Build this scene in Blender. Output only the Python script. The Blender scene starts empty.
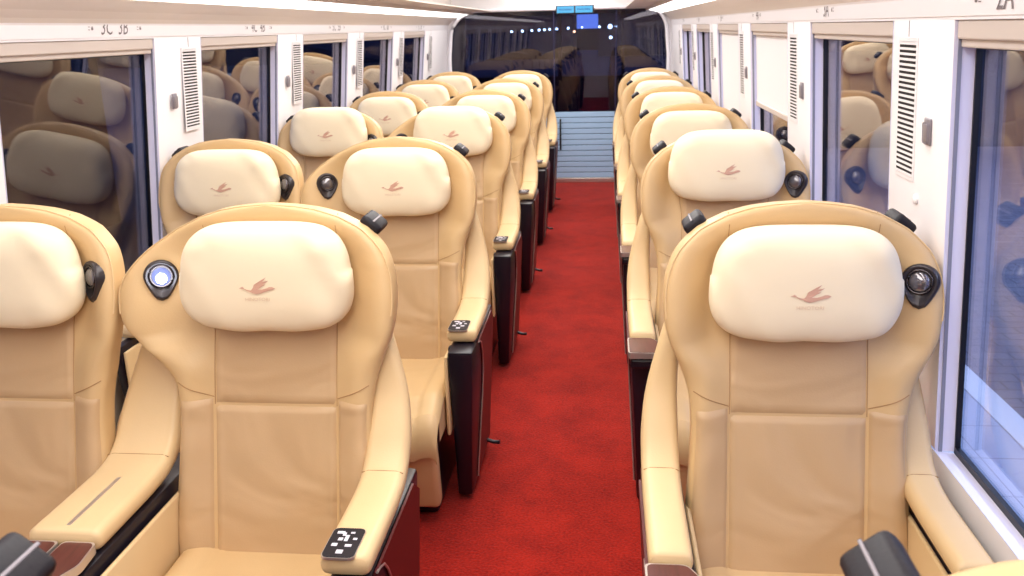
import bpy, bmesh, math, random
from mathutils import Vector, Matrix
from mathutils.geometry import tessellate_polygon
random.seed(7)
S = bpy.context.scene
COL = S.collection
PI = math.pi

# ------------------------------------------------------------------ camera
cam_d = bpy.data.cameras.new('camera'); cam = bpy.data.objects.new('camera', cam_d); COL.objects.link(cam)
cam_d.sensor_width = 36; cam_d.lens = 36*874.21/1024; cam_d.clip_start = .02; cam_d.clip_end = 500
pitch, yaw, roll, camh = .28870, .10690, -.02470, 1.6587
cy, sy, cp, sp = math.cos(yaw), math.sin(yaw), math.cos(pitch), math.sin(pitch)
F = Vector((-sy*cp, cy*cp, -sp)); R = Vector((cy, sy, 0)); U = R.cross(F)
R2 = R*math.cos(roll)+U*math.sin(roll); U2 = -R*math.sin(roll)+U*math.cos(roll)
cam.matrix_world = Matrix(((R2.x, U2.x, -F.x, 0), (R2.y, U2.y, -F.y, 0), (R2.z, U2.z, -F.z, camh), (0, 0, 0, 1)))
cam_d.dof.use_dof = True; cam_d.dof.focus_distance = 2.15; cam_d.dof.aperture_fstop = 9
S.camera = cam
S.view_settings.view_transform = 'Standard'; S.view_settings.look = 'None'
S.view_settings.exposure = 0.0; S.view_settings.gamma = 1; S.view_settings.use_curve_mapping = False

# ------------------------------------------------------------------ world: dusk sky
w = bpy.data.worlds.new('world'); S.world = w; w.use_nodes = True
bg = w.node_tree.nodes['Background']; bg.inputs[0].default_value = (.16, .31, .78, 1); bg.inputs[1].default_value = 1.9

# ------------------------------------------------------------------ lamps of the car
def area(name, loc, rot, sx, sz, power, col):
    l = bpy.data.lights.new(name, 'AREA'); l.shape = 'RECTANGLE'; l.size = sx; l.size_y = sz; l.energy = power; l.color = col
    o = bpy.data.objects.new(name, l); COL.objects.link(o); o.location = loc; o.rotation_euler = rot
    return o
XC = -.477                      # centre line of the car
area('ceiling_lamp', (XC, 4.2, 2.22), (0, 0, 0), .9, 10.8, 178, (1, .975, .93))
area('cove_lamp_left', (XC-1.0, 4.2, 1.785), (0, math.radians(25), 0), .05, 10.6, 9, (1, .98, .96))
area('cove_lamp_right', (XC+1.0, 4.2, 1.785), (0, math.radians(-25), 0), .05, 10.6, 9, (1, .98, .96))
area('platform_lamp_light', (4.2, 2.5, 3.2), (0, 0, 0), .5, 14, 400, (.84, .91, 1))

# ------------------------------------------------------------------ materials
def srgb(r, g, b):
    f = lambda c: (c/255/12.92) if c/255 <= .04045 else ((c/255+.055)/1.055)**2.4
    return (f(r), f(g), f(b), 1)
def mat(name, col, rough=.5, metal=0, emit=None, es=1, bump=0, bscale=40, var=0, vscale=3, coat=0, spec=.5, stretch=None, sheen=0):
    m = bpy.data.materials.new(name); m.use_nodes = True; nt = m.node_tree; N = nt.nodes; L = nt.links
    b = N['Principled BSDF']; b.inputs['Base Color'].default_value = col; b.inputs['Roughness'].default_value = rough
    b.inputs['Metallic'].default_value = metal; b.inputs['Coat Weight'].default_value = coat
    b.inputs['Specular IOR Level'].default_value = spec
    if sheen: b.inputs['Sheen Weight'].default_value = sheen
    if emit: b.inputs['Emission Color'].default_value = emit; b.inputs['Emission Strength'].default_value = es
    tc = N.new('ShaderNodeTexCoord'); src = tc.outputs['Object']
    if stretch:
        mp = N.new('ShaderNodeMapping'); mp.inputs['Scale'].default_value = stretch; L.new(src, mp.inputs[0]); src = mp.outputs[0]
    if var:
        n = N.new('ShaderNodeTexNoise'); n.inputs['Scale'].default_value = vscale; n.inputs['Detail'].default_value = 6; L.new(src, n.inputs[0])
        r = N.new('ShaderNodeMapRange'); r.inputs[1].default_value = .25; r.inputs[2].default_value = .75
        r.inputs[3].default_value = 1-var; r.inputs[4].default_value = 1+var; L.new(n.outputs[0], r.inputs[0])
        x = N.new('ShaderNodeVectorMath'); x.operation = 'SCALE'; x.inputs[0].default_value = col[:3]; L.new(r.outputs[0], x.inputs['Scale'])
        L.new(x.outputs[0], b.inputs['Base Color'])
    if bump:
        n = N.new('ShaderNodeTexNoise'); n.inputs['Scale'].default_value = bscale; n.inputs['Detail'].default_value = 4; L.new(src, n.inputs[0])
        bp = N.new('ShaderNodeBump'); bp.inputs['Strength'].default_value = bump; bp.inputs['Distance'].default_value = .01
        L.new(n.outputs[0], bp.inputs['Height']); L.new(bp.outputs[0], b.inputs['Normal'])
    return m
def leather(name, col, wr=.25):
    m = mat(name, col, rough=.42, spec=.4, var=.035, vscale=5); N = m.node_tree.nodes; L = m.node_tree.links; b = N['Principled BSDF']
    tc = N['Texture Coordinate'] if 'Texture Coordinate' in N else N.new('ShaderNodeTexCoord')
    mp = N.new('ShaderNodeMapping'); mp.inputs['Scale'].default_value = (2.2, 2, 2.8); mp.inputs['Rotation'].default_value = (0, .5, 0); L.new(tc.outputs['Object'], mp.inputs[0])
    n1 = N.new('ShaderNodeTexNoise'); n1.inputs['Scale'].default_value = 1.6; n1.inputs['Detail'].default_value = 2; n1.inputs['Distortion'].default_value = .8; L.new(mp.outputs[0], n1.inputs[0])
    n2 = N.new('ShaderNodeTexNoise'); n2.inputs['Scale'].default_value = 260; L.new(tc.outputs['Object'], n2.inputs[0])
    b1 = N.new('ShaderNodeBump'); b1.inputs['Strength'].default_value = wr; b1.inputs['Distance'].default_value = .03; L.new(n1.outputs[0], b1.inputs['Height'])
    b2 = N.new('ShaderNodeBump'); b2.inputs['Strength'].default_value = .06; b2.inputs['Distance'].default_value = .004; L.new(n2.outputs[0], b2.inputs['Height'])
    L.new(b1.outputs[0], b2.inputs['Normal']); L.new(b2.outputs[0], b.inputs['Normal'])
    return m
M = {}
M['leather'] = leather('beige_leather', srgb(207, 174, 127), .20)
M['leather_panel'] = leather('beige_leather_panel', srgb(196, 163, 123), .8)
M['arm'] = leather('arm_leather', srgb(216, 186, 140), .05)
M['pillow'] = mat('cream_cotton', srgb(240, 224, 194), rough=.85, bump=.10, bscale=9, spec=.2, stretch=(1, 1, 1.6))
M['print'] = mat('dusty_pink_print', srgb(205, 160, 138), rough=.8)
M['print_text'] = mat('faint_grey_print', srgb(220, 194, 168), rough=.8)
M['seam'] = mat('seam_thread', srgb(168, 128, 84), rough=.7)
M['dark'] = mat('charcoal_plastic', srgb(24, 21, 30), rough=.5, spec=.3, bump=.05, bscale=200)
M['black'] = mat('black_plastic', srgb(22, 18, 30), rough=.35)
M['lamp_shell'] = mat('graphite_shell', srgb(58, 52, 54), rough=.3, metal=.3)
M['lens'] = mat('grey_lens', srgb(120, 116, 120), rough=.12, metal=.6, coat=.8)
M['lens_ring'] = mat('lens_ring', srgb(80, 74, 76), rough=.2, metal=.8)
M['lens_lit'] = mat('lit_lens', (.06, .07, .16, 1), rough=.15, emit=(.36, .44, .95, 1), es=.55)
M['bulb'] = mat('lit_bulb', (1, 1, 1, 1), rough=.3, emit=(.92, .95, 1, 1), es=30)
M['silver'] = mat('satin_silver', srgb(205, 196, 190), rough=.28, metal=.75)
M['wood'] = mat('dark_red_wood', srgb(86, 40, 36), rough=.3, coat=.4, var=.25, vscale=14, stretch=(9, 1, 9))
M['red_panel'] = mat('maroon_side_panel', srgb(86, 10, 12), rough=.45)
M['brown'] = mat('brown_back_shell', srgb(92, 66, 46), rough=.5)
M['buttons'] = mat('pale_buttons', srgb(210, 205, 215), rough=.5)
M['white'] = mat('white_wall_panel', srgb(240, 237, 240), rough=.42, spec=.4)
M['lower'] = mat('cream_lower_wall', srgb(222, 208, 186), rough=.5)
M['rack'] = mat('warm_white_panel', srgb(222, 212, 204), rough=.45)
M['ceil'] = mat('white_ceiling', srgb(236, 230, 224), rough=.6)
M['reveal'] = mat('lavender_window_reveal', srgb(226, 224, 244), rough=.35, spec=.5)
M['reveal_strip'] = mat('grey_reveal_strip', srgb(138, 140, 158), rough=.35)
M['gasket'] = mat('black_gasket', srgb(10, 9, 14), rough=.4)
M['housing'] = mat('taupe_blind_housing', srgb(206, 194, 186), rough=.5)
M['blind'] = mat('white_blind', srgb(240, 236, 238), rough=.7)
M['vent_dark'] = mat('vent_gap_shade', srgb(26, 18, 20), rough=.9)
M['hook'] = mat('grey_hook', srgb(138, 132, 140), rough=.35, metal=.3)
M['number'] = mat('grey_lettering', srgb(120, 112, 116), rough=.6)
M['frame_white'] = mat('gloss_white_frame', srgb(244, 243, 250), rough=.25, coat=.4)
M['strip'] = mat('led_strip', (1, 1, 1, 1), emit=(1, .98, .96, 1), es=3.2)
M['screen'] = mat('blue_screen', (0, 0, 0, 1), rough=.2, emit=srgb(70, 185, 240), es=1.0)
M['screen_text'] = mat('screen_lettering', (0, 0, 0, 1), rough=.3, emit=srgb(30, 110, 180), es=1.0)
M['cab'] = mat('dark_cab', srgb(34, 32, 74), rough=.7)
M['city'] = mat('dark_building', srgb(16, 15, 30), rough=.9)
M['bluewall'] = mat('blue_station_wall', srgb(78, 88, 124), rough=.7)
M['foil'] = mat('outside_ground', srgb(60, 62, 82), rough=.5)
M['tilew'] = mat('platform_white_line', srgb(225, 228, 232), rough=.6)
M['post'] = mat('platform_post', srgb(120, 130, 165), rough=.5)
M['street'] = mat('cool_white_lamp', (1, 1, 1, 1), emit=(.7, 1, .95, 1), es=14)
M['street_orange'] = mat('orange_lamp', (1, 1, 1, 1), emit=(1, .42, .12, 1), es=14)
M['tube'] = mat('platform_tube', (1, 1, 1, 1), emit=(.8, .9, 1, 1), es=5)

def carpet_mat():
    m = mat('red_carpet', srgb(168, 22, 14), rough=.95, spec=.1, sheen=.1); N = m.node_tree.nodes; L = m.node_tree.links; b = N['Principled BSDF']
    tc = N.new('ShaderNodeTexCoord')
    n = N.new('ShaderNodeTexNoise'); n.inputs['Scale'].default_value = 5; n.inputs['Detail'].default_value = 10; n.inputs['Roughness'].default_value = .7; L.new(tc.outputs['Object'], n.inputs[0])
    n2 = N.new('ShaderNodeTexNoise'); n2.inputs['Scale'].default_value = 110; n2.inputs['Detail'].default_value = 4; L.new(tc.outputs['Object'], n2.inputs[0])
    mx = N.new('ShaderNodeMath'); mx.operation = 'ADD'; L.new(n.outputs[0], mx.inputs[0]); L.new(n2.outputs[0], mx.inputs[1])
    r = N.new('ShaderNodeValToRGB'); r.color_ramp.elements[0].position = .36; r.color_ramp.elements[1].position = .64
    r.color_ramp.elements[0].color = srgb(112, 8, 3); r.color_ramp.elements[1].color = srgb(170, 32, 16)
    hf = N.new('ShaderNodeMath'); hf.operation = 'MULTIPLY'; hf.inputs[1].default_value = .5; L.new(mx.outputs[0], hf.inputs[0]); L.new(hf.outputs[0], r.inputs[0])
    L.new(r.outputs[0], b.inputs['Base Color'])
    bp = N.new('ShaderNodeBump'); bp.inputs['Strength'].default_value = .6; bp.inputs['Distance'].default_value = .006; L.new(n2.outputs[0], bp.inputs['Height']); L.new(bp.outputs[0], b.inputs['Normal'])
    return m
M['carpet'] = carpet_mat()
def glass_mat(name, tint, ior, boost):
    m = bpy.data.materials.new(name); m.use_nodes = True; N = m.node_tree.nodes; L = m.node_tree.links
    N.remove(N['Principled BSDF']); out = N['Material Output']
    g = N.new('ShaderNodeBsdfGlossy'); g.inputs['Roughness'].default_value = .0; g.inputs['Color'].default_value = (.95, .88, .82, 1)
    t = N.new('ShaderNodeBsdfTransparent'); t.inputs['Color'].default_value = tint
    fr = N.new('ShaderNodeFresnel')            # the same reflectance on entering and on leaving the thin pane
    ge = N.new('ShaderNodeNewGeometry'); mr = N.new('ShaderNodeMapRange'); mr.inputs[3].default_value = ior; mr.inputs[4].default_value = 1/ior
    L.new(ge.outputs['Backfacing'], mr.inputs[0]); L.new(mr.outputs[0], fr.inputs['IOR'])
    mu = N.new('ShaderNodeMath'); mu.operation = 'MULTIPLY'; mu.inputs[1].default_value = boost; mu.use_clamp = True; L.new(fr.outputs[0], mu.inputs[0])
    mx = N.new('ShaderNodeMixShader'); L.new(mu.outputs[0], mx.inputs[0]); L.new(t.outputs[0], mx.inputs[1]); L.new(g.outputs[0], mx.inputs[2]); L.new(mx.outputs[0], out.inputs[0])
    return m
M['glass'] = glass_mat('window_glass', (.85, .88, .95, 1), 1.5, 1.3)
M['glass_end'] = glass_mat('partition_glass', (.55, .58, .78, 1), 1.5, 1.3)
def paving_mat():
    m = mat('platform_paving', srgb(96, 98, 120), rough=.55); N = m.node_tree.nodes; L = m.node_tree.links; b = N['Principled BSDF']
    tc = N.new('ShaderNodeTexCoord'); br = N.new('ShaderNodeTexBrick'); br.offset = .5; br.inputs['Scale'].default_value = 1
    br.inputs['Brick Width'].default_value = .2; br.inputs['Row Height'].default_value = .1; br.inputs['Mortar Size'].default_value = .004
    br.inputs['Color1'].default_value = srgb(112, 108, 122); br.inputs['Color2'].default_value = srgb(96, 94, 112); br.inputs['Mortar'].default_value = srgb(50, 50, 66)
    L.new(tc.outputs['Object'], br.inputs[0]); L.new(br.outputs[0], b.inputs['Base Color']); return m
def slab_mat():
    m = mat('platform_slab', srgb(170, 178, 198), rough=.5); N = m.node_tree.nodes; L = m.node_tree.links; b = N['Principled BSDF']
    tc = N.new('ShaderNodeTexCoord'); br = N.new('ShaderNodeTexBrick'); br.offset = 0; br.inputs['Scale'].default_value = 1
    br.inputs['Brick Width'].default_value = .3; br.inputs['Row Height'].default_value = .3; br.inputs['Mortar Size'].default_value = .003
    br.inputs['Color1'].default_value = srgb(176, 184, 204); br.inputs['Color2'].default_value = srgb(170, 180, 198); br.inputs['Mortar'].default_value = srgb(120, 128, 150)
    L.new(tc.outputs['Object'], br.inputs[0]); L.new(br.outputs[0], b.inputs['Base Color']); return m
M['paving'] = paving_mat(); M['slab'] = slab_mat()

# ------------------------------------------------------------------ mesh helpers
class MB:
    """collects verts and faces and links them as one mesh object"""
    def __init__(s): s.v = []; s.f = []
    def add(s, vs, fs):
        k = len(s.v); s.v += [tuple(v) for v in vs]; s.f += [tuple(i+k for i in f) for f in fs]; return s
    def quad(s, a, b, c, d): return s.add([a, b, c, d], [(0, 1, 2, 3)])
    def box(s, x0, x1, y0, y1, z0, z1, bev=0, seg=2, M4=None, shear=None):
        bm = bmesh.new(); bmesh.ops.create_cube(bm, size=1)
        for v in bm.verts:
            v.co = Vector(((x0+x1)/2+v.co.x*(x1-x0), (y0+y1)/2+v.co.y*(y1-y0), (z0+z1)/2+v.co.z*(z1-z0)))
        if bev: bmesh.ops.bevel(bm, geom=bm.edges[:], offset=bev, segments=seg, affect='EDGES', profile=.5)
        if M4 is not None: bm.transform(M4)
        bm.verts.index_update(); vs = [v.co.copy() for v in bm.verts]; fs = [[v.index for v in f.verts] for f in bm.faces]; bm.free()
        if shear: vs = [shear(v) for v in vs]
        return s.add(vs, fs)
    def loft(s, loops, cap=True):
        n = len(loops[0]); vs = [p for l in loops for p in l]; fs = []
        for i in range(len(loops)-1):
            for j in range(n):
                k = (j+1) % n; fs.append((i*n+j, i*n+k, (i+1)*n+k, (i+1)*n+j))
        if cap: fs.append(tuple(range(n))[::-1]); fs.append(tuple(range((len(loops)-1)*n, len(loops)*n)))
        return s.add(vs, fs)
    def grid(s, fn, nu, nv):
        vs = [fn(i/nu, j/nv) for j in range(nv+1) for i in range(nu+1)]
        return s.add(vs, [(j*(nu+1)+i, j*(nu+1)+i+1, (j+1)*(nu+1)+i+1, (j+1)*(nu+1)+i) for j in range(nv) for i in range(nu)])
    def tube(s, pts, r, n=6, closed=False):
        pts = [Vector(p) for p in pts]; loops = []; m = len(pts)
        for i, p in enumerate(pts):
            a = pts[i-1] if (i > 0 or closed) else p; b = pts[(i+1) % m] if (i < m-1 or closed) else p
            t = (b-a).normalized(); ref = Vector((0, 0, 1)) if abs(t.z) < .9 else Vector((1, 0, 0))
            x = t.cross(ref).normalized(); y = t.cross(x)
            loops.append([p+x*math.cos(2*PI*k/n)*r+y*math.sin(2*PI*k/n)*r for k in range(n)])
        if closed: loops.append(loops[0])
        return s.loft(loops, cap=not closed)
    def prism(s, poly, fn, d0, d1):
        """poly 2-D points, fn(u, v, d) gives the 3-D point; extruded d0..d1"""
        n = len(poly); a = [fn(u, v, d0) for u, v in poly]; b = [fn(u, v, d1) for u, v in poly]
        tri = tessellate_polygon([[Vector((u, v, 0)) for u, v in poly]])
        fs = [tuple(t) for t in tri]+[tuple(i+n for i in t[::-1]) for t in tri]+[(i, (i+1) % n, (i+1) % n+n, i+n) for i in range(n)]
        return s.add(a+b, fs)
    def build(s, name, m, parent=None, smooth=False, angle=None):
        me = bpy.data.meshes.new(name); me.from_pydata(s.v, [], s.f)
        bm = bmesh.new(); bm.from_mesh(me); bmesh.ops.recalc_face_normals(bm, faces=bm.faces[:])
        if smooth:
            for f in bm.faces: f.smooth = True
            a = math.radians(angle or 50)
            for e in bm.edges:
                if len(e.link_faces) == 2 and e.calc_face_angle(0) > a: e.smooth = False
        bm.to_mesh(me); bm.free(); me.update()
        me.materials.append(M[m]); o = bpy.data.objects.new(name, me); COL.objects.link(o)
        if parent: o.parent = parent
        return o
def tag(o, label=None, cat=None, group=None, kind=None):
    if label: o['label'] = label
    if cat: o['category'] = cat
    if group: o['group'] = group
    if kind: o['kind'] = kind
    return o
def empty(name, loc, **k):
    o = bpy.data.objects.new(name, None); o.empty_display_size = .1; COL.objects.link(o); o.location = loc; return tag(o, **k)
def struct(o, parent=None):
    if not parent: o['kind'] = 'structure'
    return o
def text_mesh(body, size, shear=0, depth=0.0):
    c = bpy.data.curves.new('t', 'FONT'); c.body = body; c.size = size; c.shear = shear; c.align_x = 'CENTER'; c.align_y = 'CENTER'; c.resolution_u = 2
    o = bpy.data.objects.new('t', c); COL.objects.link(o)
    bpy.context.view_layer.update()
    me = bpy.data.meshes.new_from_object(o.evaluated_get(bpy.context.evaluated_depsgraph_get()))
    vs = [v.co.copy() for v in me.vertices]; fs = [tuple(p.vertices) for p in me.polygons]
    bpy.data.objects.remove(o); bpy.data.curves.remove(c); bpy.data.meshes.remove(me)
    return vs, fs
def smoothstep(a, b, x):
    t = max(0, min(1, (x-a)/(b-a))); return t*t*(3-2*t)
def interp(tab, t):
    """Catmull-Rom through a table [(t, a, b, ..)]"""
    if t <= tab[0][0]: return tab[0][1:]
    if t >= tab[-1][0]: return tab[-1][1:]
    i = max(k for k in range(len(tab)) if tab[k][0] <= t); i = min(i, len(tab)-2)
    p0, p1, p2, p3 = tab[max(i-1, 0)], tab[i], tab[i+1], tab[min(i+2, len(tab)-1)]
    u = (t-p1[0])/(p2[0]-p1[0])
    return tuple(.5*(2*b+(c-a)*u+(2*a-5*b+4*c-d)*u*u+(3*b-a-3*c+d)*u**3) for a, b, c, d in zip(p0[1:], p1[1:], p2[1:], p3[1:]))

# ================================================================== THE ROOM
Y0, YE, ZT = -2.4, 9.69, 2.25
LEAN = .0675
def wx(s, z):                                   # inner face of a side wall, leaning inwards with height
    e = 0
    if s < 0:
        u = max(0, min(1, (1.25-z)/.25)); e = -.03*u*u*(3-2*u)
    return (.7123 if s > 0 else -1.6664)+s*LEAN*(1.609-z)+e
ZS, ZH, ZB = .69, 1.600, 1.657                  # sill, head of the glass, lower edge of the cove band
PIT = 1.3
def pil(k): return 3.235+PIT*k, 3.63+PIT*k      # near and far edge of pillar k
struct(MB().box(-1.9, .95, Y0, YE+.02, -.03, 0).build('floor', 'carpet'))
for s, side in ((-1, 'left'), (1, 'right')):
    m = MB(); W = lambda y, z, d=0, s=s: (wx(s, z)+s*d, y, z)
    m.quad(W(Y0, 0), W(YE, 0), W(YE, ZS), W(Y0, ZS)); m.quad(W(Y0, 1.654), W(YE, 1.654), W(YE, ZB+.01), W(Y0, ZB+.01))
    edges = [(Y0, pil(-5)[1])]+[pil(k) for k in range(-4, 4)]+[(pil(4)[0], YE)]
    edges[0] = (Y0, pil(-5)[1]) if pil(-5)[1] > Y0 else None
    if edges[0] is None: edges = edges[1:]
    for a, b in edges:
        m.box(wx(s, 1.2)-.012, wx(s, 1.2)+.012, a, b, ZS, 1.660, bev=.006, seg=2, shear=lambda v, s=s: (wx(s, v.z)+s*(.012)+(v.x-wx(s, 1.2)), v.y, v.z))
        # fine vertical groove above the vent
    struct(m.build('wall_'+side, 'white', smooth=True, angle=30))
    low = MB().box(0, .012, Y0, YE-.01, .02, ZS-.10, bev=.003, shear=lambda v, s=s: (wx(s, v.z)-s*v.x, v.y, v.z))
    struct(low.build('baseboard_'+side, 'lower'))
    # windows: bay between pillar k and k+1
    for k in range(-5, 4):
        a, b = max(pil(k)[1], Y0+.02), pil(k+1)[0]
        wn = empty('window_%d' % ((k+6) if s < 0 else (k+16)), (0, 0, 0), kind='structure')
        D, dg = .052, .0435
        r = MB(); e1 = .0012
        for yy in (a+e1, b-e1): r.quad(W(yy, ZS), W(yy, ZS, dg), W(yy, ZB, dg), W(yy, ZB))
        r.quad(W(a, ZS+.001), W(b, ZS+.001), (wx(s, ZS)+s*dg, b, ZS-.004), (wx(s, ZS)+s*dg, a, ZS-.004)); r.quad(W(a, ZB), W(b, ZB), W(b, ZB, D), W(a, ZB, D))
        r.build('window_reveal', 'reveal', wn)
        g = MB()
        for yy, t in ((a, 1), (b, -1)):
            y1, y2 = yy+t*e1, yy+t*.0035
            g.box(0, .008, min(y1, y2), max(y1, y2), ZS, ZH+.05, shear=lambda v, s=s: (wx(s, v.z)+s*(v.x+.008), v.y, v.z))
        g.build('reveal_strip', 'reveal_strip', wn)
        q = MB(); sh = lambda v, s=s: (wx(s, v.z)+s*(dg+v.x), v.y, v.z)
        gw = .006
        q.box(0, .012, a, b, ZS-.01, ZS+.012, shear=sh); q.box(0, .012, a, b, ZH-.004, ZH+.02, shear=sh)
        q.box(0, .012, a, a+gw, ZS, ZH, shear=sh); q.box(0, .012, b-gw, b, ZS, ZH, shear=sh)
        q.build('window_gasket', 'gasket', wn)
        MB().box(.0085, .0115, a+.001, b-.001, ZS, ZH+.01, shear=sh).build('window_pane', 'glass', wn)
        h = MB(); h.box(0, .042, a+.004, b-.004, 1.616, ZB-.003, bev=.004, shear=lambda v, s=s: (wx(s, v.z)+s*(v.x+.004), v.y, v.z))
        h.box(0, .028, a+.006, b-.006, 1.600, 1.618, bev=.003, shear=lambda v, s=s: (wx(s, v.z)+s*(v.x+.012), v.y, v.z))
        h.build('blind_housing', 'housing', wn)
    # cove band with the seat numbers, sloping soffit and rack edge
    bx = lambda x: XC+s*x
    t = MB(); ys = (Y0, YE)
    prof = [(1.189, ZB-.004), (1.200, ZB-.001), (1.1835, ZB+.004), (1.1795, 1.700), (1.176, 1.7065)]
    prof2 = [(1.176, 1.7065), (1.165, 1.720), (1.14, 1.742), (1.11, 1.762), (1.088, 1.776), (1.082, 1.778)]
    for pr, nm, mm in ((prof, 1, 'white'), (prof2, 2, 'rack')):
        t = MB(); 
        for (x0, z0), (x1, z1) in zip(pr, pr[1:]): t.quad((bx(x0), Y0, z0), (bx(x0), YE, z0), (bx(x1), YE, z1), (bx(x1), Y0, z1))
        o = struct(t.build('trim_%d' % (nm+(0 if s < 0 else 2)), mm, smooth=True, angle=40))
        if nm == 1: band = o
    # rack edge above the light
    t = MB(); 
    t.box(.918, .940, Y0, YE, 1.808, 1.836, bev=.004); t.box(.93, 1.16, Y0, YE, 1.836, 1.846); t.box(.70, .922, Y0, YE, 1.834, 1.842)
    for i, v in enumerate(t.v): t.v[i] = (bx(v[0]), v[1], v[2])
    struct(t.build('trim_%d' % (5 if s < 0 else 6), 'rack'))
    t = MB(); t.quad((bx(1.19), Y0, 1.70), (bx(1.19), YE, 1.70), (bx(1.1), YE, 2.1), (bx(1.1), Y0, 2.1)); t.quad((bx(1.1), Y0, 2.1), (bx(1.1), YE, 2.1), (bx(.8), YE, ZT), (bx(.8), Y0, ZT))
    struct(t.build('trim_%d' % (7 if s < 0 else 8), 'ceil'))
    # seat numbers printed on the band
    for k in range(-1, 5):
        yc = (2.955 if s < 0 else 1.70+1.3)+PIT*k
        body = ['%dC  %dB' % (k+3, k+3), '%dA' % (k+3)][s > 0]
        if s > 0 and k < -1: continue
        vs, fs = text_mesh(body, .070, .2)
        zc = 1.6915; xx = lambda z: XC+s*(1.1835-(z-1.661)*.10-.0012)
        mb = MB().add([(xx(zc+v.y), yc+.88*(v.x if s < 0 else -v.x), zc+v.y) for v in vs], fs)
        for off in ((-.16, .15) if s < 0 else (-.10, .10)):      # little seat symbols beside the numbers
            for j in range(2):
                y1 = yc+off+j*.018
                mb.quad(*[(xx(zz), yy, zz) for yy, zz in ((y1, 1.685), (y1+.012, 1.685), (y1+.012, 1.687+.006*j), (y1, 1.687+.006*j))])
                mb.quad(*[(xx(zz), yy, zz) for yy, zz in ((y1, 1.694), (y1+.012, 1.694), (y1+.012, 1.696), (y1, 1.696))])
        mb.build('seat_number', 'number', band)
struct(MB().box(XC-.85, XC+.85, Y0, YE, ZT, ZT+.02).build('ceiling', 'ceil'))
struct(MB().box(-1.95, 1.0, Y0-.03, Y0, -.03, ZT).build('wall_rear', 'white'))

# light strips along the rack edges
for s, side in ((-1, 'left'), (1, 'right')):
    t = empty('light_strip', (XC+s*.85, YE/2, 1.77), label='long white LED strip along the %s luggage rack edge' % side, cat='light')
    a, b = (1.080-.85, 1.780-1.77), (.942-.85, 1.812-1.77)
    m = MB(); L = (YE-Y0)/2-.02; yo = (YE+Y0)/2-YE/2
    m.add([(s*a[0], yo-L, a[1]), (s*a[0], yo+L, a[1]), (s*b[0], yo+L, b[1]), (s*b[0], yo-L, b[1])], [(0, 1, 2, 3)])
    m.build('diffuser', 'strip', t)
    m = MB(); m.tube([(s*(a[0]+.002), yo-L, a[1]-.001), (s*(a[0]+.002), yo+L, a[1]-.001)], .003); m.tube([(s*(b[0]-.002), yo-L, b[1]+.001), (s*(b[0]-.002), yo+L, b[1]+.001)], .003)
    m.build('rail', 'rack', t)

# vents and coat hooks on the pillars
ORD = ['nearest', 'second nearest', 'third', 'fourth', 'fifth', 'sixth']
def vent(s, k, label):
    y = 3.45+PIT*k; z0, z1 = 1.294, 1.609
    t = empty('air_vent', (wx(s, z0), y+.06, z0), label=label, cat='vent', group='louvred vents on the window pillars')
    lean = -s*LEAN
    def sh(v): return (v.x*-s+lean*v.z, v.y, v.z)
    h = z1-z0; hw = .0605
    MB().box(0.0005, .0025, -hw+.004, hw-.004, .004, h-.004, shear=sh).build('vent_gap_shade', 'vent_dark', t)  # flat dark sheet, paints the shade between the slats
    m = MB(); m.box(0, .0025, -hw-.006, -hw+.003, -.008, h+.008, bev=.001, shear=sh); m.box(0, .0025, hw-.003, hw+.006, -.008, h+.008, bev=.001, shear=sh)
    m.box(0, .0025, -hw, hw, -.008, .002, bev=.001, shear=sh); m.box(0, .0025, -hw, hw, h-.002, h+.008, bev=.001, shear=sh)
    m.build('vent_frame', 'white', t)
    m = MB(); n = 26
    for i in range(n):
        z = h*(i+.5)/n; m.box(.0022, .0042, -hw+.002, hw-.002, z-.0028, z+.0028, shear=sh)
    m.build('slats', 'white', t)
    MB().box(0, .001, -.001, .001, h+.008, h+.045, shear=sh).build('panel_joint', 'hook', t)
def hook(s, k, label):
    y = 3.355+PIT*k; z = 1.415
    t = empty('coat_hook', (wx(s, z), y, z), label=label, cat='hook', group='coat hooks on the window pillars')
    sh = lambda v: (-s*v.x-s*LEAN*v.z, v.y, v.z)
    MB().box(0, .006, -.019, .019, -.030, .030, bev=.003, shear=sh).build('hook_plate', 'hook', t, smooth=True)
    MB().box(.005, .010, -.015, .015, -.026, .020, bev=.005, seg=3, shear=sh).build('hook_arm', 'hook', t, smooth=True)
for i, k in enumerate(range(0, 5)):
    vent(-1, k, 'tall louvred vent, %s along the left window wall' % ORD[i]); hook(-1, k, 'small grey coat hook, %s along the left window wall' % ORD[i])
for i, k in enumerate(range(-1, 5)):
    vent(1, k, 'tall louvred vent, %s along the right window wall' % ORD[i]); hook(1, k, 'small grey coat hook, %s along the right window wall' % ORD[i])
# screw covers below the near vents on the right
t = empty('screw_cover', (wx(1, 1.25), 2.12, 1.25), label='small white round cap under the nearest vent on the right pillar', cat='cap')
MB().loft([[(-x, r*math.cos(a*PI/8), r*math.sin(a*PI/8)) for a in range(16)] for x, r in ((0, .012), (.004, .012), (.007, .008))]).build('cap_disc', 'white', t, smooth=True)

# lowered blinds, right wall
for k, zb, lab in ((0, 1.262, 'white roller blind lowered halfway, leaving a gap over the sill'), (1, .86, 'white roller blind pulled fully down between two right wall vents')):
    a, b = pil(k)[1], pil(k+1)[0]
    t = empty('roller_blind', (wx(1, zb), (a+b)/2, zb), label=lab, cat='blind', group='lowered roller blinds')
    hy = (b-a)/2-.012; sh = lambda v: (v.x-LEAN*v.z+.026, v.y, v.z)
    MB().box(0, .004, -hy, hy, .02, 1.60-zb, shear=sh).build('blind_fabric', 'blind', t)
    MB().box(-.006, .010, -hy, hy, 0, .024, bev=.004, shear=sh).build('bottom_bar', 'housing', t)

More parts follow.
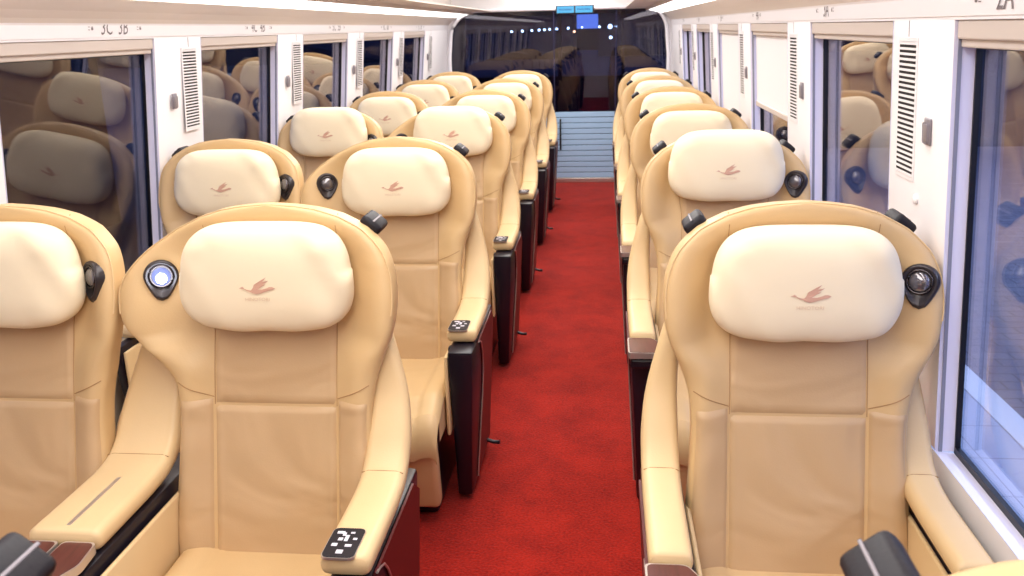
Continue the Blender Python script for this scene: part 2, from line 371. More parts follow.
# ================================================================== END PARTITION
def arch(inset=0, n=10):
    x0, x1, zt, r = XC-1.17+inset, XC+1.155-inset, 1.858-inset, .28-inset*.4
    p = [(x0-.02, 0)]
    p.append((x0-.02, 1.35))
    for i in range(n+1):
        a = PI-i*PI/2/n; p.append((x0+r*1.15+r*1.15*math.cos(a), zt-r+r*math.sin(a)))
    for i in range(n+1):
        a = PI/2-i*PI/2/n; p.append((x1-r*.75+r*.75*math.cos(a), zt-r+r*math.sin(a)))
    p += [(x1+.02, 1.35), (x1+.02, 0)]
    return p
oa = arch(0); ob = [(-1.95, 0), (-1.95, ZT+.02), (1.0, ZT+.02), (1.0, 0)]
m = MB(); m.prism(ob[:4]+oa[::-1], lambda u, v, d: (u, d, v), YE, YE+.06); struct(m.build('wall_end', 'white'))
m = MB(); ia = arch(.012); pts = [(u, YE-.012, v) for u, v in ia]; m.tube(pts, .020, 8); struct(m.build('trim_9', 'frame_white', smooth=True))
DX0, DX1, DZ = -.530, .138, .772
e = empty('door_1', (0, 0, 0), kind='structure')
MB().box(DX0+.008, DX1-.008, YE+.012, YE+.020, DZ, 1.84).build('door_glass', 'glass_end', e)
m = MB(); m.box(DX0, DX0+.010, YE+.005, YE+.03, .05, 1.86); m.box(DX1-.010, DX1, YE+.005, YE+.03, .05, 1.86)
m.build('door_edge', 'cab', e)
M['louvre'] = mat('blue_grey_louvre', srgb(168, 202, 236), rough=.35, metal=0)
M['louvre_gap'] = mat('louvre_groove', srgb(84, 110, 146), rough=.6)
m = MB(); n = 12
for i in range(n):
    z0 = .05+(DZ-.05)*i/n; z1 = .05+(DZ-.05)*(i+1)/n
    m.box(DX0+.012, DX1-.012, YE-.004, YE+.016, z0+.004, z1-.004, bev=.003)
m.build('door_slats', 'louvre', e)
MB().box(DX0+.012, DX1-.012, YE+.004, YE+.018, .05, DZ).build('door_panel', 'louvre_gap', e)
MB().box(DX0+.0, DX1-.0, YE-.02, YE+.01, .0, .05, bev=.004).build('kick_plate', 'silver', e)
MB().box(-.470, -.452, YE-.035, YE-.02, .36, .70, bev=.006, seg=3).build('door_handle', 'dark', e, smooth=True)
for i, (a, b) in enumerate(((XC-1.17, DX0), (DX1, XC+1.155))):
    e = empty('window_%d' % (31+i), (0, 0, 0), kind='structure')
    MB().box(a, b, YE+.022, YE+.03, DZ, 1.85).build('partition_glass', 'glass_end', e)
    MB().box(a, b, YE+.01, YE+.03, 0, DZ).build('partition_panel', 'louvre', e)
    MB().box(a, b, YE-.005, YE+.012, 0, .09).build('partition_kick', 'silver', e)
# information display over the door
t = empty('information_display', (-.30, YE-.05, 1.80), label='twin cyan information screens hung over the end door', cat='display')
MB().box(-.20, .20, 0, .035, -.008, .075, bev=.004).build('display_case', 'black', t)
for dx, body in ((-.098, 'NEXT  STOP'), (.096, 'FIRST CLASS')):
    sc = MB().box(dx-.090, dx+.090, -.003, .001, .0, .066).build('screen', 'screen', t)
    m = MB(); rnd = random.Random(3)
    for r in range(1):
        x = dx-.07
        while x < dx+.065:
            ww = rnd.uniform(.008, .015); m.box(x, x+ww, -.0045, -.0032, .026, .026+rnd.uniform(.012, .020)); x += ww+.006
    m.build('screen_lettering', 'screen_text', sc)

# ---- driver's cab and the dusk outside
e = empty('wall_cab', (0, 0, 0), kind='structure')
m = MB(); m.box(-1.95, 1.0, YE+.06, 12.6, -.03, 0); m.box(-1.97, -1.92, YE+.06, 12.6, 0, 2.2); m.box(.97, 1.02, YE+.06, 12.6, 0, 2.2); m.box(-1.95, 1.0, YE+.06, 12.6, 2.0, 2.05)
m.box(-1.95, 1.0, 12.5, 12.6, 0, 1.0); m.box(-1.95, 1.0, 12.5, 12.6, 1.95, 2.0)
m.build('cab_shell', 'cab', e)
m = MB(); m.box(-.62, -.57, 12.45, 12.55, 1.0, 2.0); m.box(.25, .29, 12.45, 12.55, 1.0, 2.0)
m.build('cab_window_post', 'cab', e)
# outside ground, canopy and buildings
struct(MB().box(-80, 80, 12.7, 160, -1.2, -1.1).build('ground', 'city'))
struct(MB().box(-80, -1.98, -16, 12.7, -1.2, -1.1).build('ground', 'city'))
def building(x0, x1, y, h, label, d=12):
    t = empty('building', ((x0+x1)/2, y, -1.1), label=label, cat='building')
    MB().box(x0-(x0+x1)/2, x1-(x0+x1)/2, 0, d, 0, h+1.1).build('building_wall', 'city', t)
    MB().box(x0-(x0+x1)/2-.2, x1-(x0+x1)/2+.2, -.2, d+.2, h+1.1, h+1.3).build('building_roof', 'city', t)
building(-75, -2.72, 82, 30, 'dark building mass filling the dusk left of the sky gap')
building(-.5, 60, 86, 30, 'dark building mass filling the dusk right of the sky gap')
building(-5, 2, 110, 1.2, 'low dark roofline under the blue sky gap', 8)
c = empty('station_canopy', (-2, 12.8, 0), label='dark station canopy roof beyond the end windscreen', cat='canopy')
MB().box(-9, 9, 0, 41, 2.34, 2.5).build('canopy_roof', 'city', c)
m = MB(); m.box(-8.6, -8.4, 2, 2.2, -1.1, 2.34); m.build('canopy_post', 'city', c); MB().box(-8.6, -8.4, 39, 39.2, -1.1, 2.34).build('canopy_post', 'city', c)
def lamp(x, y, z, r, mm, label, group=None):
    t = empty('street_lamp', (x, y, -1.1), label=label, cat='lamp', group=group)
    z += 1.1; MB().tube([(0, 0, 0), (0, 0, z-r)], r*.25, 5).build('pole', 'city', t)
    MB().loft([[(r*math.sin(p*PI/6)*math.cos(a*PI/4), r*math.sin(p*PI/6)*math.sin(a*PI/4), z-r*math.cos(p*PI/6)) for a in range(8)] for p in (.3, 1, 2, 3, 4, 5, 5.7)]).build('lamp_head', mm, t, smooth=True)
for i, off in enumerate((88, 77.5, 68.5, 61.4, 56.2, 51.3, 44.5, 33.5)):
    y = 3*874/off; lamp(-3.0, y, 1.55, .0011*y, 'street', 'cool white lamp in the receding row outside, %s from the left end' % ['first', 'second', 'third', 'fourth', 'fifth', 'sixth', 'seventh', 'eighth'][i], 'row of cool white lamps at dusk')
lamp(-1.9, 60, 1.35, .07, 'street_orange', 'orange lamp at the right end of the white row')
for x, z, r, lab in ((-1.35, 1.62, .05, 'small white lamp against the blue sky gap'), (-.25, 1.62, .06, 'white lamp just right of the blue sky gap'), (.42, 1.62, .13, 'large greenish white lamp glowing right of the sky gap'), (.43, 1.00, .08, 'white lamp below the large greenish glow'), (.80, 1.62, .05, 'small white lamp close right of the greenish glow'), (1.22, 1.62, .05, 'rightmost small lamp seen through the end glass')):
    lamp(x, 58 if z > 1.2 else 54, z, r, 'street', lab)

sky_screen_left = empty('building', (-7.5, 4, -1.1), label='added dark screen keeping the sky out of the left windows', cat='building')  # added blocker: keeps the bright sky out of the left glass
MB().box(-.3, 0, -16, 8.75, 0, 8).build('building_wall', 'city', sky_screen_left)
building_right = empty('building', (7.3, 4, -.06), label='long dim blue wall across the platform outside the right windows', cat='building')
MB().box(-.2, .1, -14, 8.4, 0, 4).build('building_wall', 'bluewall', building_right)
# ---- platform beyond the right windows
struct(MB().box(.93, 1.75, -4, 12.4, -.06, -.02).build('trim_10', 'slab'))
struct(MB().box(1.75, 7, -4, 12.4, -.06, -.02).build('trim_11', 'paving'))
struct(MB().box(1.70, 1.82, -4, 12.4, -.02, -.015).build('trim_12', 'tilew'))
for i, y in enumerate((1.6, 5.2, 8.8)):
    t = empty('platform_post', (3.1, y, -.02), label='pale platform post outside the right windows, %s one' % ['nearest', 'middle', 'farthest'][i], cat='post', group='platform posts')
    MB().box(-.11, .11, -.11, .11, .12, 3.3, bev=.01).build('shaft', 'post', t)
    MB().box(-.16, .16, -.16, .16, 0, .12, bev=.01).build('plinth', 'foil', t)

# ================================================================== SEAT
WT = [(.41, .246), (.52, .250), (.70, .240), (.79, .238), (.85, .246), (.91, .266), (.97, .292), (1.02, .303), (1.07, .305), (1.12, .297), (1.17, .274), (1.215, .228), (1.245, .172), (1.262, .120), (1.271, .065), (1.275, .012)]
ASYM = [0.0]                                      # extra reach of the left ear (wide lamp side of the left pair)
ASYM_R = [0.0]
def Wd(z, sg=1):
    w_ = max(.01, interp(WT, z)[0])
    return w_+(ASYM[0]*smoothstep(.84, 1.02, z)*(1-smoothstep(1.06, 1.262, z)) if sg < 0 else ASYM_R[0]*smoothstep(.84, 1.02, z)*(1-smoothstep(1.06, 1.262, z)))
def base_y(z): return -(1.274-z)*.255
def thick(z):
    T = .045
    if z > 1.20: T *= math.sqrt(max(.12, 1-((z-1.20)/.082)**2))
    return T
def bol(x, z, ear=.058):
    ax = abs(x)
    if z > .95: rad = ((ax/(.30+(ASYM[0] if x < 0 else ASYM_R[0])))**4+(max(0, z-.98)/.295)**4)**.25
    else: rad = ax/Wd(z, x)
    lo = .040*smoothstep(.55, .92, ax/.24); hi = ear*smoothstep(.60, .97, rad)
    t = smoothstep(.86, .98, z)
    return lo*(1-t)+hi*t
def yf(x, z):
    W = Wd(z, x); T = thick(z); c = min(1, abs(x)/W)**2; sn = math.sqrt(max(0, 1-c*c))
    return base_y(z)+T-T*math.sqrt(sn)-bol(x, z)
def backrest_mesh():
    zs = [.40+(.34)*i/12 for i in range(12)]+[.74+.36*i/20 for i in range(20)]+[1.10+.115*i/10 for i in range(10)]+[1.215, 1.225, 1.235, 1.245, 1.252, 1.258, 1.263, 1.267, 1.270, 1.2725, 1.2742, 1.275]
    n = 72; loops = []
    for z in zs:
        T = thick(z); lp = []
        for j in range(n):
            a = 2*PI*j/n; c, s_ = math.cos(a), math.sin(a)
            x = Wd(z, c)*math.copysign(abs(c)**.5, c); y = base_y(z)+T+T*math.copysign(abs(s_)**.5, s_)-bol(x, z)
            if s_ > 0: y += .01
            lp.append((x, y, z))
        loops.append(lp)
    return MB().loft(loops)
def pad(x0, x1, z0, z1, puff, nx=20, nz=22, edge=.022, lo=.004, xf=None, seed=0):
    def fn(u, v):
        a, b = (x0, x1) if xf is None else xf(z0+(z1-z0)*v)
        x = a+(b-a)*u; z = z0+(z1-z0)*v
        d = min(min(u, 1-u)*(b-a), min(v, 1-v)*(z1-z0))
        t = min(1, d/edge); k = math.sqrt(1-(1-t)**2)
        return (x, yf(x, z)-(-lo+(puff+lo)*k), z)
    return MB().grid(fn, nx, nz)
def front_line(pts, off=.0006): return [(x, yf(x, z)-off, z) for x, z in pts]
PC = (0, -.098, 1.116)                            # pillow centre
def pillow_pt(u, v):
    """u, v on a superellipsoid"""
    a, b = u*2*PI, (v-.5)*PI
    e = lambda c, p: math.copysign(abs(c)**p, c)
    x = .204*e(math.cos(b), .38)*e(math.cos(a), .42); z = .126*e(math.sin(b), .62); y = .060*e(math.cos(b), .62)*e(math.sin(a), .75)
    x *= 1-.05*(z/.126); z2 = z-.012*(abs(x)/.2)**3*(1 if z > 0 else -1)
    pk = .0035*math.sin(31*x+4)*math.sin(23*z+1.7)+.0028*math.sin(57*x+40*z)
    r = max(abs(x)/.204, abs(z)/.126)
    y += pk*(smoothstep(.35, 1, r))*(1 if y < 0 else 0)
    if y < 0: y -= .006*math.exp(-((abs(x)-.15)/.03)**2-((z-.085)/.025)**2)
    return (PC[0]+x, PC[1]+y+.10*z2, PC[2]+z2)
def pillow_mesh():
    nu, nv = 88, 40; m = MB(); vs = [pillow_pt(i/nu, (j+.02)/(nv+.04)) for j in range(nv+1) for i in range(nu)]
    fs = [(j*nu+i, j*nu+(i+1) % nu, (j+1)*nu+(i+1) % nu, (j+1)*nu+i) for j in range(nv) for i in range(nu)]
    fs += [tuple(range(nu)), tuple(range(nv*nu, (nv+1)*nu))]
    return m.add(vs, fs)
_pv = [p for p in pillow_mesh().v if p[1] < PC[1]+.10*(p[2]-PC[2])-.005]
def pillow_y(x, z):
    best = sorted(((p[0]-x)**2+(p[2]-z)**2, p[1]) for p in _pv)[:6]
    ws = [1/(d+1e-6) for d, _ in best]; return sum(w*y for w, (_, y) in zip(ws, best))/sum(ws)
BIRD = [(390, 372), (412, 362), (425, 356), (438, 366), (442, 374), (470, 384), (500, 388), (516, 368), (530, 336), (556, 322), (590, 300), (640, 274), (620, 298), (604, 312), (662, 302), (630, 324), (606, 334), (634, 336), (602, 352), (585, 364), (560, 380), (600, 380), (640, 368), (665, 358), (690, 357), (718, 370), (696, 382), (660, 390), (622, 402), (585, 414), (545, 422), (512, 412), (490, 400), (462, 392), (436, 378), (420, 374)]
def emblem_mesh():
    k = .000262; P = [((x-553)*k, -(y-365)*k+1.106) for x, y in BIRD]
    bm = bmesh.new(); vs = [bm.verts.new((x, 0, z)) for x, z in P]
    for t in tessellate_polygon([[Vector((x, z, 0)) for x, z in P]]): bm.faces.new([vs[i] for i in t])
    bmesh.ops.subdivide_edges(bm, edges=bm.edges[:], cuts=1); bm.verts.index_update()
    v = [(q.co.x, pillow_y(q.co.x, q.co.z)-.0016, q.co.z) for q in bm.verts]; f = [[q.index for q in fc.verts] for fc in bm.faces]; bm.free()
    return MB().add(v, f)
def emblem_text():
    vs, fs = text_mesh('HINOTORI', .0115, 0)
    return MB().add([(v.x*1.05, pillow_y(v.x, 1.079+v.y)-.0018, 1.079+v.y) for v in vs], fs)
def rrect(w, h, r, n=4):
    p = []
    for cx, cz, a0 in ((w/2-r, h/2-r, 0), (-w/2+r, h/2-r, PI/2), (-w/2+r, -h/2+r, PI), (w/2-r, -h/2+r, 1.5*PI)):
        for i in range(n+1): p.append((cx+r*math.cos(a0+i*PI/2/n), cz+r*math.sin(a0+i*PI/2/n)))
    return p
def sweep_arm(st, flare=None):
    """st rows: x, y, z, width, thickness along the arm from tip to wing top"""
    loops = []
    for i, (x, y, z, wd, th) in enumerate(st):
        a = st[max(i-1, 0)]; b = st[min(i+1, len(st)-1)]
        t = Vector((b[0]-a[0], b[1]-a[1], b[2]-a[2])); t.x = 0; t.normalize(); n = Vector((0, -t.z, t.y))      # points up / forwards
        r = min(wd, th)*.42
        loops.append([(x+u, y+n.y*v, z+n.z*v) for u, v in rrect(wd, th, r)])
    return MB().loft(loops)
ZA = .668
def arm_stations(xa, w, xtop, inner, y_tip=-.490):
    """inner = +1 when the seat lies at +x of the arm"""
    T = [(0, xa, y_tip, ZA-.024, w*.90, .034), (.02, xa, y_tip+.006, ZA-.024, w*.96, .044), (.05, xa, y_tip+.02, ZA-.024, w, .048), (.3, xa, -.36, ZA-.024, w, .048), (.45, xa, -.24, ZA-.022, w, .048), (.55, xa, -.165, ZA-.010, w, .050),
         (.62, xa, -.115, ZA+.022, w*1.0, .05), (.70, xa, -.075, ZA+.075, w*.98, .05), (.80, xa+(xtop-xa)*.12, -.030, ZA+.155, w*.84, .05), (.90, xa+(xtop-xa)*.5, .0, ZA+.26, w*.58, .046), (.97, xa+(xtop-xa)*.85, .018, ZA+.34, w*.36, .036), (1, xtop, .024, ZA+.375, w*.22, .02)]
    return [interp(T, i/46) for i in range(47)]
def arm(parent, xa, w, xtop, inner, y_tip=-.490):
    st = arm_stations(xa, w, xtop, inner, y_tip)
    a = sweep_arm(st).build('armrest', 'arm', parent, smooth=True, angle=60)
    k = min(range(47), key=lambda i: abs(st[i][1]+.165)); x, y, z, wd, th = st[k]
    MB().tube([(x-wd/2+.004, y, z+th/2-.004), (x-wd/2+.02, y, z+th/2+.001), (x, y, z+th/2+.0014), (x+wd/2-.02, y, z+th/2+.001), (x+wd/2-.004, y, z+th/2-.004)], .0014, 5).build('seam', 'seam', a)
    return a
def console(parent, x0, x1, aisle=0, y1=-.02):
    """black support under an armrest; aisle=+1/-1 marks the outer side that carries the maroon panel and piping"""
    def sh(v):
        x, y, z = v
        if aisle: 
            f = (1-z/.62)*.035
            if (aisle > 0 and x > (x0+x1)/2) or (aisle < 0 and x < (x0+x1)/2): x -= aisle*f
        if y < -.4: y += (1-z/.62)*.10
        return (x, y, z)
    c = MB().box(x0, x1, -.575, y1, .02, ZA-.052, bev=.012, shear=sh).build('side_console', 'black', parent, smooth=True, angle=40)
    if aisle:
        xo = x1 if aisle > 0 else x0
        X = lambda z, e=.002: xo-aisle*(1-z/.62)*.035+aisle*e
        cur = [(-.46, ZA-.055), (-.40, ZA-.075), (-.34, .52), (-.31, .44), (-.32, .34), (-.35, .22), (-.38, .05)]
        cur = [interp([(i,)+q for i, q in enumerate(cur)], i*.5) for i in range(13)]
        P = cur+[(y1-.01, .05), (y1-.01, .56), (-.1, ZA-.055)]
        m = MB(); m.prism([(a, b) for a, b in P], lambda u, v, d: (X(v, d), u, v), 0, .006); m.build('maroon_panel', 'red_panel', c)
        MB().tube([(X(b, .006), a, b) for a, b in cur], .003, 6).build('piping', 'silver', c, smooth=True)
        m = MB()
        if aisle > 0: m.tube([(X(.1), -.12, .07), (X(.1, .03), -.12, .06), (X(.1, .055), -.125, .062)], .008, 8).build('foot_pedal', 'black', parent, smooth=True)
    return c
def tray(parent, pts, z=ZA-.020, th=.020):
    """pts: outline (x, y) of a wooden tray with a silver rim"""
    cx = sum(p[0] for p in pts)/len(pts); cyy = sum(p[1] for p in pts)/len(pts)
    # round the corners
    rp = []; n = len(pts)
    for i in range(n):
        a, b, c = Vector(pts[i-1]), Vector(pts[i]), Vector(pts[(i+1) % n]); r = .014
        u = (a-b).normalized()*r; v = (c-b).normalized()*r
        for t in (0, .25, .5, .75, 1): rp.append(tuple((b+u)*(1-t)**2+b*2*t*(1-t)+(b+v)*t*t))
    o = MB().prism(rp, lambda u, v, d: (u, v, d), z-th, z).build('cup_tray', 'silver', parent)
    sx = lambda p: (cx+(p[0]-cx)*.93, cyy+(p[1]-cyy)*.93)
    MB().prism([sx(p) for p in rp], lambda u, v, d: (u, v, d), z-.002, z+.0012).build('wood_inlay', 'wood', o)
    return o
def cushion_mesh():
    m = MB()
    def top(u, v):      # u across, v from front to back
        x = -.232+.464*u; ed = min(1, min(u, 1-u)/.06); e = math.sqrt(1-(1-ed)**2)
        y = -.665+.50*v
        z = .452-.012*math.cos(PI*(v*2-1))*0-.02*smoothstep(.2, 0, v)*2+.018*smoothstep(.52, .85, abs(u-.5)*2)-.03*(1-e)
        g = math.exp(-((abs(x)-.152)/.006)**2)*.006
        return (x, y, z-g)
    m.grid(top, 48, 24)
    def front(u, v):    # rounded nose
        x, y, z = top(u, 0); a = v*PI/2*1.25
        return (x*(1-.01*v), y-.055*math.sin(a)*1.0, z-.055+.055*math.cos(a)-.06*v)
    m.grid(front, 48, 8)
    for sgn in (-1, 1):
        u = 0 if sgn < 0 else 1
        vs = [top(u, j/24) for j in range(25)]+[(sgn*.232, -.665+.5*j/24, .33) for j in range(25)]
        m.add(vs, [(j, j+1, j+26, j+25) for j in range(24)])
    return m
def reading_light(parent, lx, lit):
    z0 = 1.098; y0 = yf(lx, z0)
    dx = (yf(lx+.01, z0)-yf(lx-.01, z0))/.02; dz = (yf(lx, z0+.012)-yf(lx, z0-.012))/.024
    n = Vector((dx, -1, dz)).normalized(); zx = Vector((0, 0, 1)); u = (zx.cross(n)*-1).normalized()
    u = Vector((1, 0, 0)); u = (u-n*u.dot(n)).normalized(); v = n.cross(u)*-1
    if v.z < 0: v = -v
    c0 = Vector((lx, y0, z0))
    P = lambda a, b, d: tuple(c0+u*a+v*b+n*d)
    out = []
    for i in range(36):
        a = 2*PI*i/36; r = .040
        b = r*math.sin(a); q_ = 0
        if b < 0: q_ = -b/r; b *= 1+.50*q_**2.5
        wv = r*math.cos(a)*(1-.10*q_) if q_ < .98 else 0
        out.append((wv, b+.006))
    m = MB(); m.loft([[P(a*s_, .002+(b-.002)*s_, d) for a, b in out] for s_, d in ((1.02, -.012), (1.02, .003), (.97, .008), (.90, .010), (.82, .009), (.70, .004), (.3, .002)) ])
    o = m.build('reading_light', 'lamp_shell', parent, smooth=True)
    ring = [P(.026*math.cos(i*PI/12), .007+.026*math.sin(i*PI/12), .007) for i in range(24)]
    MB().tube(ring, .0028, 8, closed=True).build('lens_ring', 'lens_ring', o, smooth=True)
    def dome(rad, h, cz, cb): return [[P(rad*math.sin(t*PI/2)*math.cos(i*PI/12), cb+rad*math.sin(t*PI/2)*math.sin(i*PI/12), cz+h*math.cos(t*PI/2)) for i in range(24)] for t in (1, .85, .7, .5, .3, .1)]
    MB().loft(dome(.024, .012 if not lit else .003, .002, .007)).build('lens', 'lens_lit' if lit else 'lens', o, smooth=True)
    if lit:
        MB().loft(dome(.0125, .005, .0055, .001)).build('bulb', 'bulb', o, smooth=True)
        ld = bpy.data.lights.new('reading_lamp', 'POINT'); ld.energy = .10; ld.color = (.8, .87, 1); ld.shadow_soft_size = .012
        lo = bpy.data.objects.new('reading_lamp', ld); COL.objects.link(lo); lo.parent = parent; lo.location = P(0, .004, .030)
    return o
def grab_handle(parent, sgn, hx=.232, hz=1.216):
    a = math.radians(40)*sgn
    Mx = Matrix.Translation((sgn*hx, .010, hz)) @ Matrix.Rotation(a, 4, 'Y')
    m = MB().box(-.027, .027, -.020, .062, -.016, .014, bev=.010, seg=3, M4=Mx)
    o = m.build('grab_handle', 'dark', parent, smooth=True)
    MB().box(-.002, .002, -.018, .060, .0135, .0146, bev=.001, M4=Mx).build('handle_glint', 'hook', o)  # pale strip paints the highlight along the handle top
    return o

def make_seat(kind):
    """kind: right = single seat by the right windows, aisle / window = the left pair"""
    t = empty('train_seat', (0, 0, 0)); ASYM[0] = {'right': .0, 'aisle': .076, 'window': -.015}[kind]; ASYM_R[0] = {'right': 0, 'aisle': -.006, 'window': -.022}[kind]
    b = backrest_mesh().build('backrest', 'leather', t, smooth=True, angle=70)
    pad(-.1525, .1525, .7985, 1.10, .007, lo=.003, edge=.012, nx=32).build('upper_back_panel', 'leather_panel', t, smooth=True)
    pad(-.1525, .1525, .415, .7985, .009, nx=32, nz=44, lo=.003, edge=.012).build('lower_back_panel', 'leather_panel', t, smooth=True)
    for sg in (-1, 1):
        xf = (lambda z: (.1545, Wd(z)-.007)) if sg > 0 else (lambda z: (-Wd(z)+.007, -.1545))
        pad(0, 0, .420, .818, .006, nx=18, nz=40, edge=.012, lo=.003, xf=xf).build('side_bolster', 'leather_panel', t, smooth=True)
    m = MB()
    for sg in (-1, 1):
        m.tube(front_line([(sg*(.152+.010*smoothstep(.98, 1.05, z)), z) for z in [.80+i*.0225 for i in range(21)]]), .0011, 5)
        m.tube(front_line([(sg*(.154+(Wd(.858)-.012-.154)*i/8), (.818+.040*i/8)) for i in range(9)]), .0012, 5)
    m.build('seam', 'seam', b)
    # rolled rim piping along the outline
    m = MB(); rim = []
    for i in range(0, 61):
        z = 1.02+(1.2748-1.02)*math.sin(i/60*PI/2); rim.append((-Wd(z, -1)*.985, z))
    rim = rim+[(-x*Wd(z)/Wd(z, -1), z) for x, z in rim[::-1][1:]]
    m.tube([(x, yf(x*.999, z)-.001, z+.001) for x, z in rim], .0016, 5); m.build('rim_piping', 'arm', b, smooth=True)
    # rear shell
    m = MB(); m.grid(lambda u, v: ((u*2-1)*(Wd(.50+.68*v)-.022), base_y(.50+.68*v)+.108-.02*abs(u*2-1)**4-bol((u*2-1)*.28, .5+.68*v)*.8, .50+.68*v), 20, 20)
    m.build('rear_shell', 'brown', t, smooth=True)
    p = pillow_mesh().build('head_pillow', 'pillow', t, smooth=True, angle=80); p.location = (0, 0, -.010 if kind == 'right' else 0)
    emblem_mesh().build('bird_emblem', 'print', p); emblem_text().build('emblem_lettering', 'print_text', p)
    cushion_mesh().build('seat_cushion', 'leather', t, smooth=True)
    Mx = Matrix.Translation((0, -.685, .33)) @ Matrix.Rotation(math.radians(9), 4, 'X')
    m = MB().box(-.222, .222, -.02, .045, -.26, .02, bev=.02, seg=4, M4=Mx); m.build('leg_rest', 'leather', t, smooth=True)
    MB().box(-.20, .20, -.58, -.02, .0, .36, bev=.02).build('seat_base', 'black', t)
    if kind == 'right': L, Rr = (-.306, .088, -.262), (.268, .080, .236)
    elif kind == 'aisle': L, Rr = (-.345, .165, -.310), (.290, .105, .250)
    else: L, Rr = (-.258, .080, -.236), None
    for side, A in ((-1, L), (1, Rr)):
        if A is None: continue
        xa, wd, xt = A; inn = -side
        aisle = (kind == 'right' and side < 0) or (kind == 'aisle' and side > 0)
        mid = kind == 'aisle' and side < 0
        a = arm(t, xa, wd, xt, inn)
        MB().box(min(side*.238, side*.250), max(side*.238, side*.250), -.56, -.17, .30, ZA-.075, bev=.005).build('side_panel', 'arm', t, smooth=True)
        if mid: MB().box(xa-wd/2+.0, xa-wd/2+.012, -.56, -.17, .30, ZA-.075, bev=.005).build('side_panel', 'arm', t, smooth=True)
        x0, x1 = xa-wd/2+.010, xa+wd/2-.010
        if aisle:
            if side < 0: x1 = -.252; x0 = xa-wd/2+.002
            else: x0 = .252; x1 = xa+wd/2-.002
        if mid: x1 = -.262; x0 = xa-wd/2+.014
        if not aisle and not mid:
            x0, x1 = (x0, -.252) if side < 0 else (.252, x1)
        console(t, x0, x1, aisle=side if aisle else 0)
        if kind == 'right' and aisle:
            tray(a, [(xa-.052, -.494), (xa+.030, -.494), (xa+.064, -.555), (xa+.064, -.640), (xa-.052, -.640)])
            MB().box(xa-.045, xa+.045, -.628, -.50, .585, ZA-.045, bev=.01).build('tray_support', 'black', a)
        if kind == 'aisle' and aisle:
            z = ZA+.0002; P = rrect(.066, .104, .012, 3); Q = rrect(.070, .108, .013, 3)
            c = MB().prism(Q, lambda u, v, d: (xa-.012+u, -.445+v, z+d), -.004, .0012).build('control_panel', 'silver', a)
            MB().prism(P, lambda u, v, d: (xa-.012+u, -.445+v, z+d), .0, .0022).build('button_plate', 'dark', a)
            m = MB()
            for bx_, by_, bw, bh in ((-.015, .034, .016, .009), (.010, .034, .009, .006), (.002, .014, .008, .022), (-.010, .010, .010, .010), (.020, .012, .009, .007), (-.017, -.010, .012, .010), (.012, -.012, .014, .009), (0, -.034, .014, .013), (-.006, .028, .007, .012)):
                m.box(xa-.012+bx_-bw/2, xa-.012+bx_+bw/2, -.445+by_-bh/2, -.445+by_+bh/2, z+.002, z+.0036, bev=.001)
            m.build('button', 'buttons', a); 
            MB().box(xa-.045, xa+.045, -.515, -.485, .585, ZA-.055, bev=.008).build('arm_nose', 'black', a)
        if mid:
            MB().box(xa-.004, xa+.006, -.465, -.165, ZA-.0015, ZA+.0010, bev=.0005).build('table_slot', 'silver', a)
            tray(a, [(xa+.004, -.494), (xa+.078, -.494), (xa+.088, -.575), (xa+.055, -.655), (xa+.004, -.655)])
            tray(a, [(xa-.078, -.494), (xa-.004, -.494), (xa-.004, -.655), (xa-.055, -.655), (xa-.088, -.575)])
            MB().box(xa-.06, xa+.06, -.62, -.50, .585, ZA-.045, bev=.01).build('tray_support', 'black', a)
    if kind == 'right':
        reading_light(t, .250, False); grab_handle(t, -1); grab_handle(t, 1)
    elif kind == 'aisle':
        reading_light(t, -.278, False); grab_handle(t, 1)
    else:
        reading_light(t, .222, False); grab_handle(t, -1)
    return t
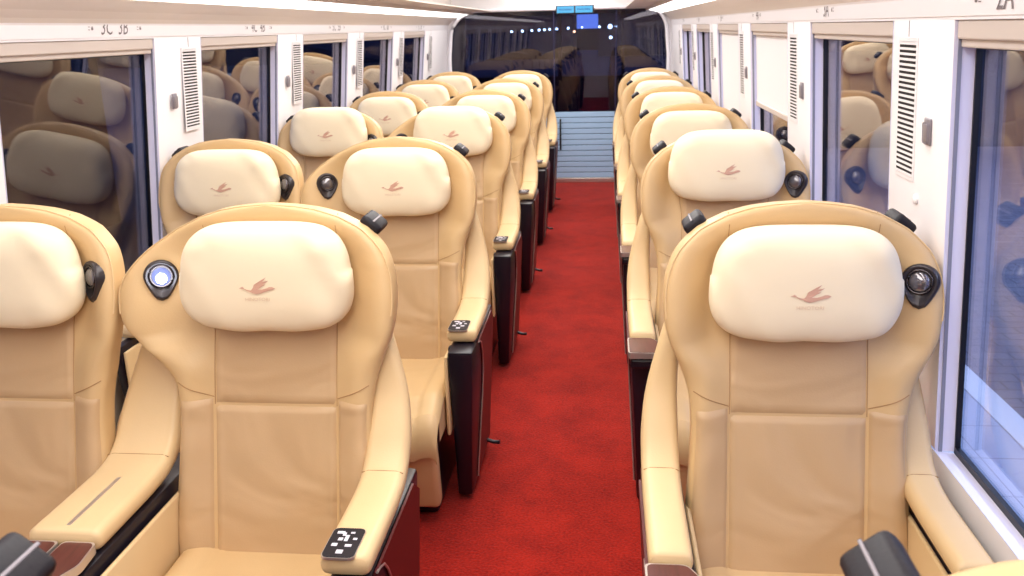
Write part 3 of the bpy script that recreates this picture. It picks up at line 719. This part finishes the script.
def copy_tree(o, parent=None):
    c = o.copy(); COL.objects.link(c)
    if parent: c.parent = parent
    for ch in o.children: copy_tree(ch, c)
    return c
ROWW = ['front row', 'second row', 'third row', 'fourth row', 'fifth row', 'sixth row']
YS = 2.0
for kind, X, rows in (('right', .4440, range(-1, 6)), ('aisle', -.772, range(-1, 6)), ('window', -1.432, range(0, 6))):
    proto = make_seat(kind); used = False
    for k in rows:
        if not used: o = proto; used = True
        else: o = copy_tree(proto)
        yy = YS+PIT*k; xx = X
        if k == 0: xx += {'right': 0, 'aisle': -.010, 'window': -.018}[kind]
        if k == -1: yy = .62 if kind == 'right' else .57; xx = X+(.02 if kind == 'right' else .03)
        o.location = (xx, yy, 0)
        where = {'right': 'single seat right of the aisle', 'aisle': 'aisle seat of the left pair', 'window': 'window seat of the left pair'}[kind]
        if k == -1: lab = '%s, nearest, only its top edge showing in the %s bottom corner' % ('beige single seat' if kind == 'right' else 'beige aisle seat', 'right' if kind == 'right' else 'left')
        else:
            extra = ', its reading light glowing' if (k == 0 and kind == 'aisle') else ''
            lab = 'beige leather %s, %s%s' % (where, ROWW[k], extra)
        tag(o, lab, 'seat', {'right': 'single seats right of the aisle', 'aisle': 'aisle seats of the left pairs', 'window': 'window seats of the left pairs'}[kind])
        up = {('right', 1): .050, ('aisle', 2): .040, ('window', 2): .044, ('right', 0): -.010}.get((kind, k), 0)    # the pillows slide on the back
        for ch in o.children:
            if ch.name.startswith('head_pillow'): ch.location = (0, up*.2, up)
        if kind == 'aisle' and k == 0:
            for ch in o.children:                                     # this seat's aisle arm sits further forward
                xs = [v.co.x for v in ch.data.vertices]
                if ch.name.startswith(('armrest', 'side_console')) and sum(xs)/len(xs) > 0: ch.location = (-.012, -.05, 0)
            for ch in list(o.children):
                if ch.name.startswith('reading_light'):
                    for g in list(ch.children): bpy.data.objects.remove(g)
                    bpy.data.objects.remove(ch)
            ASYM[0] = .076; ASYM_R[0] = -.006; rl = reading_light(o, -.278, True); rl['label'] = 'lit white reading light'
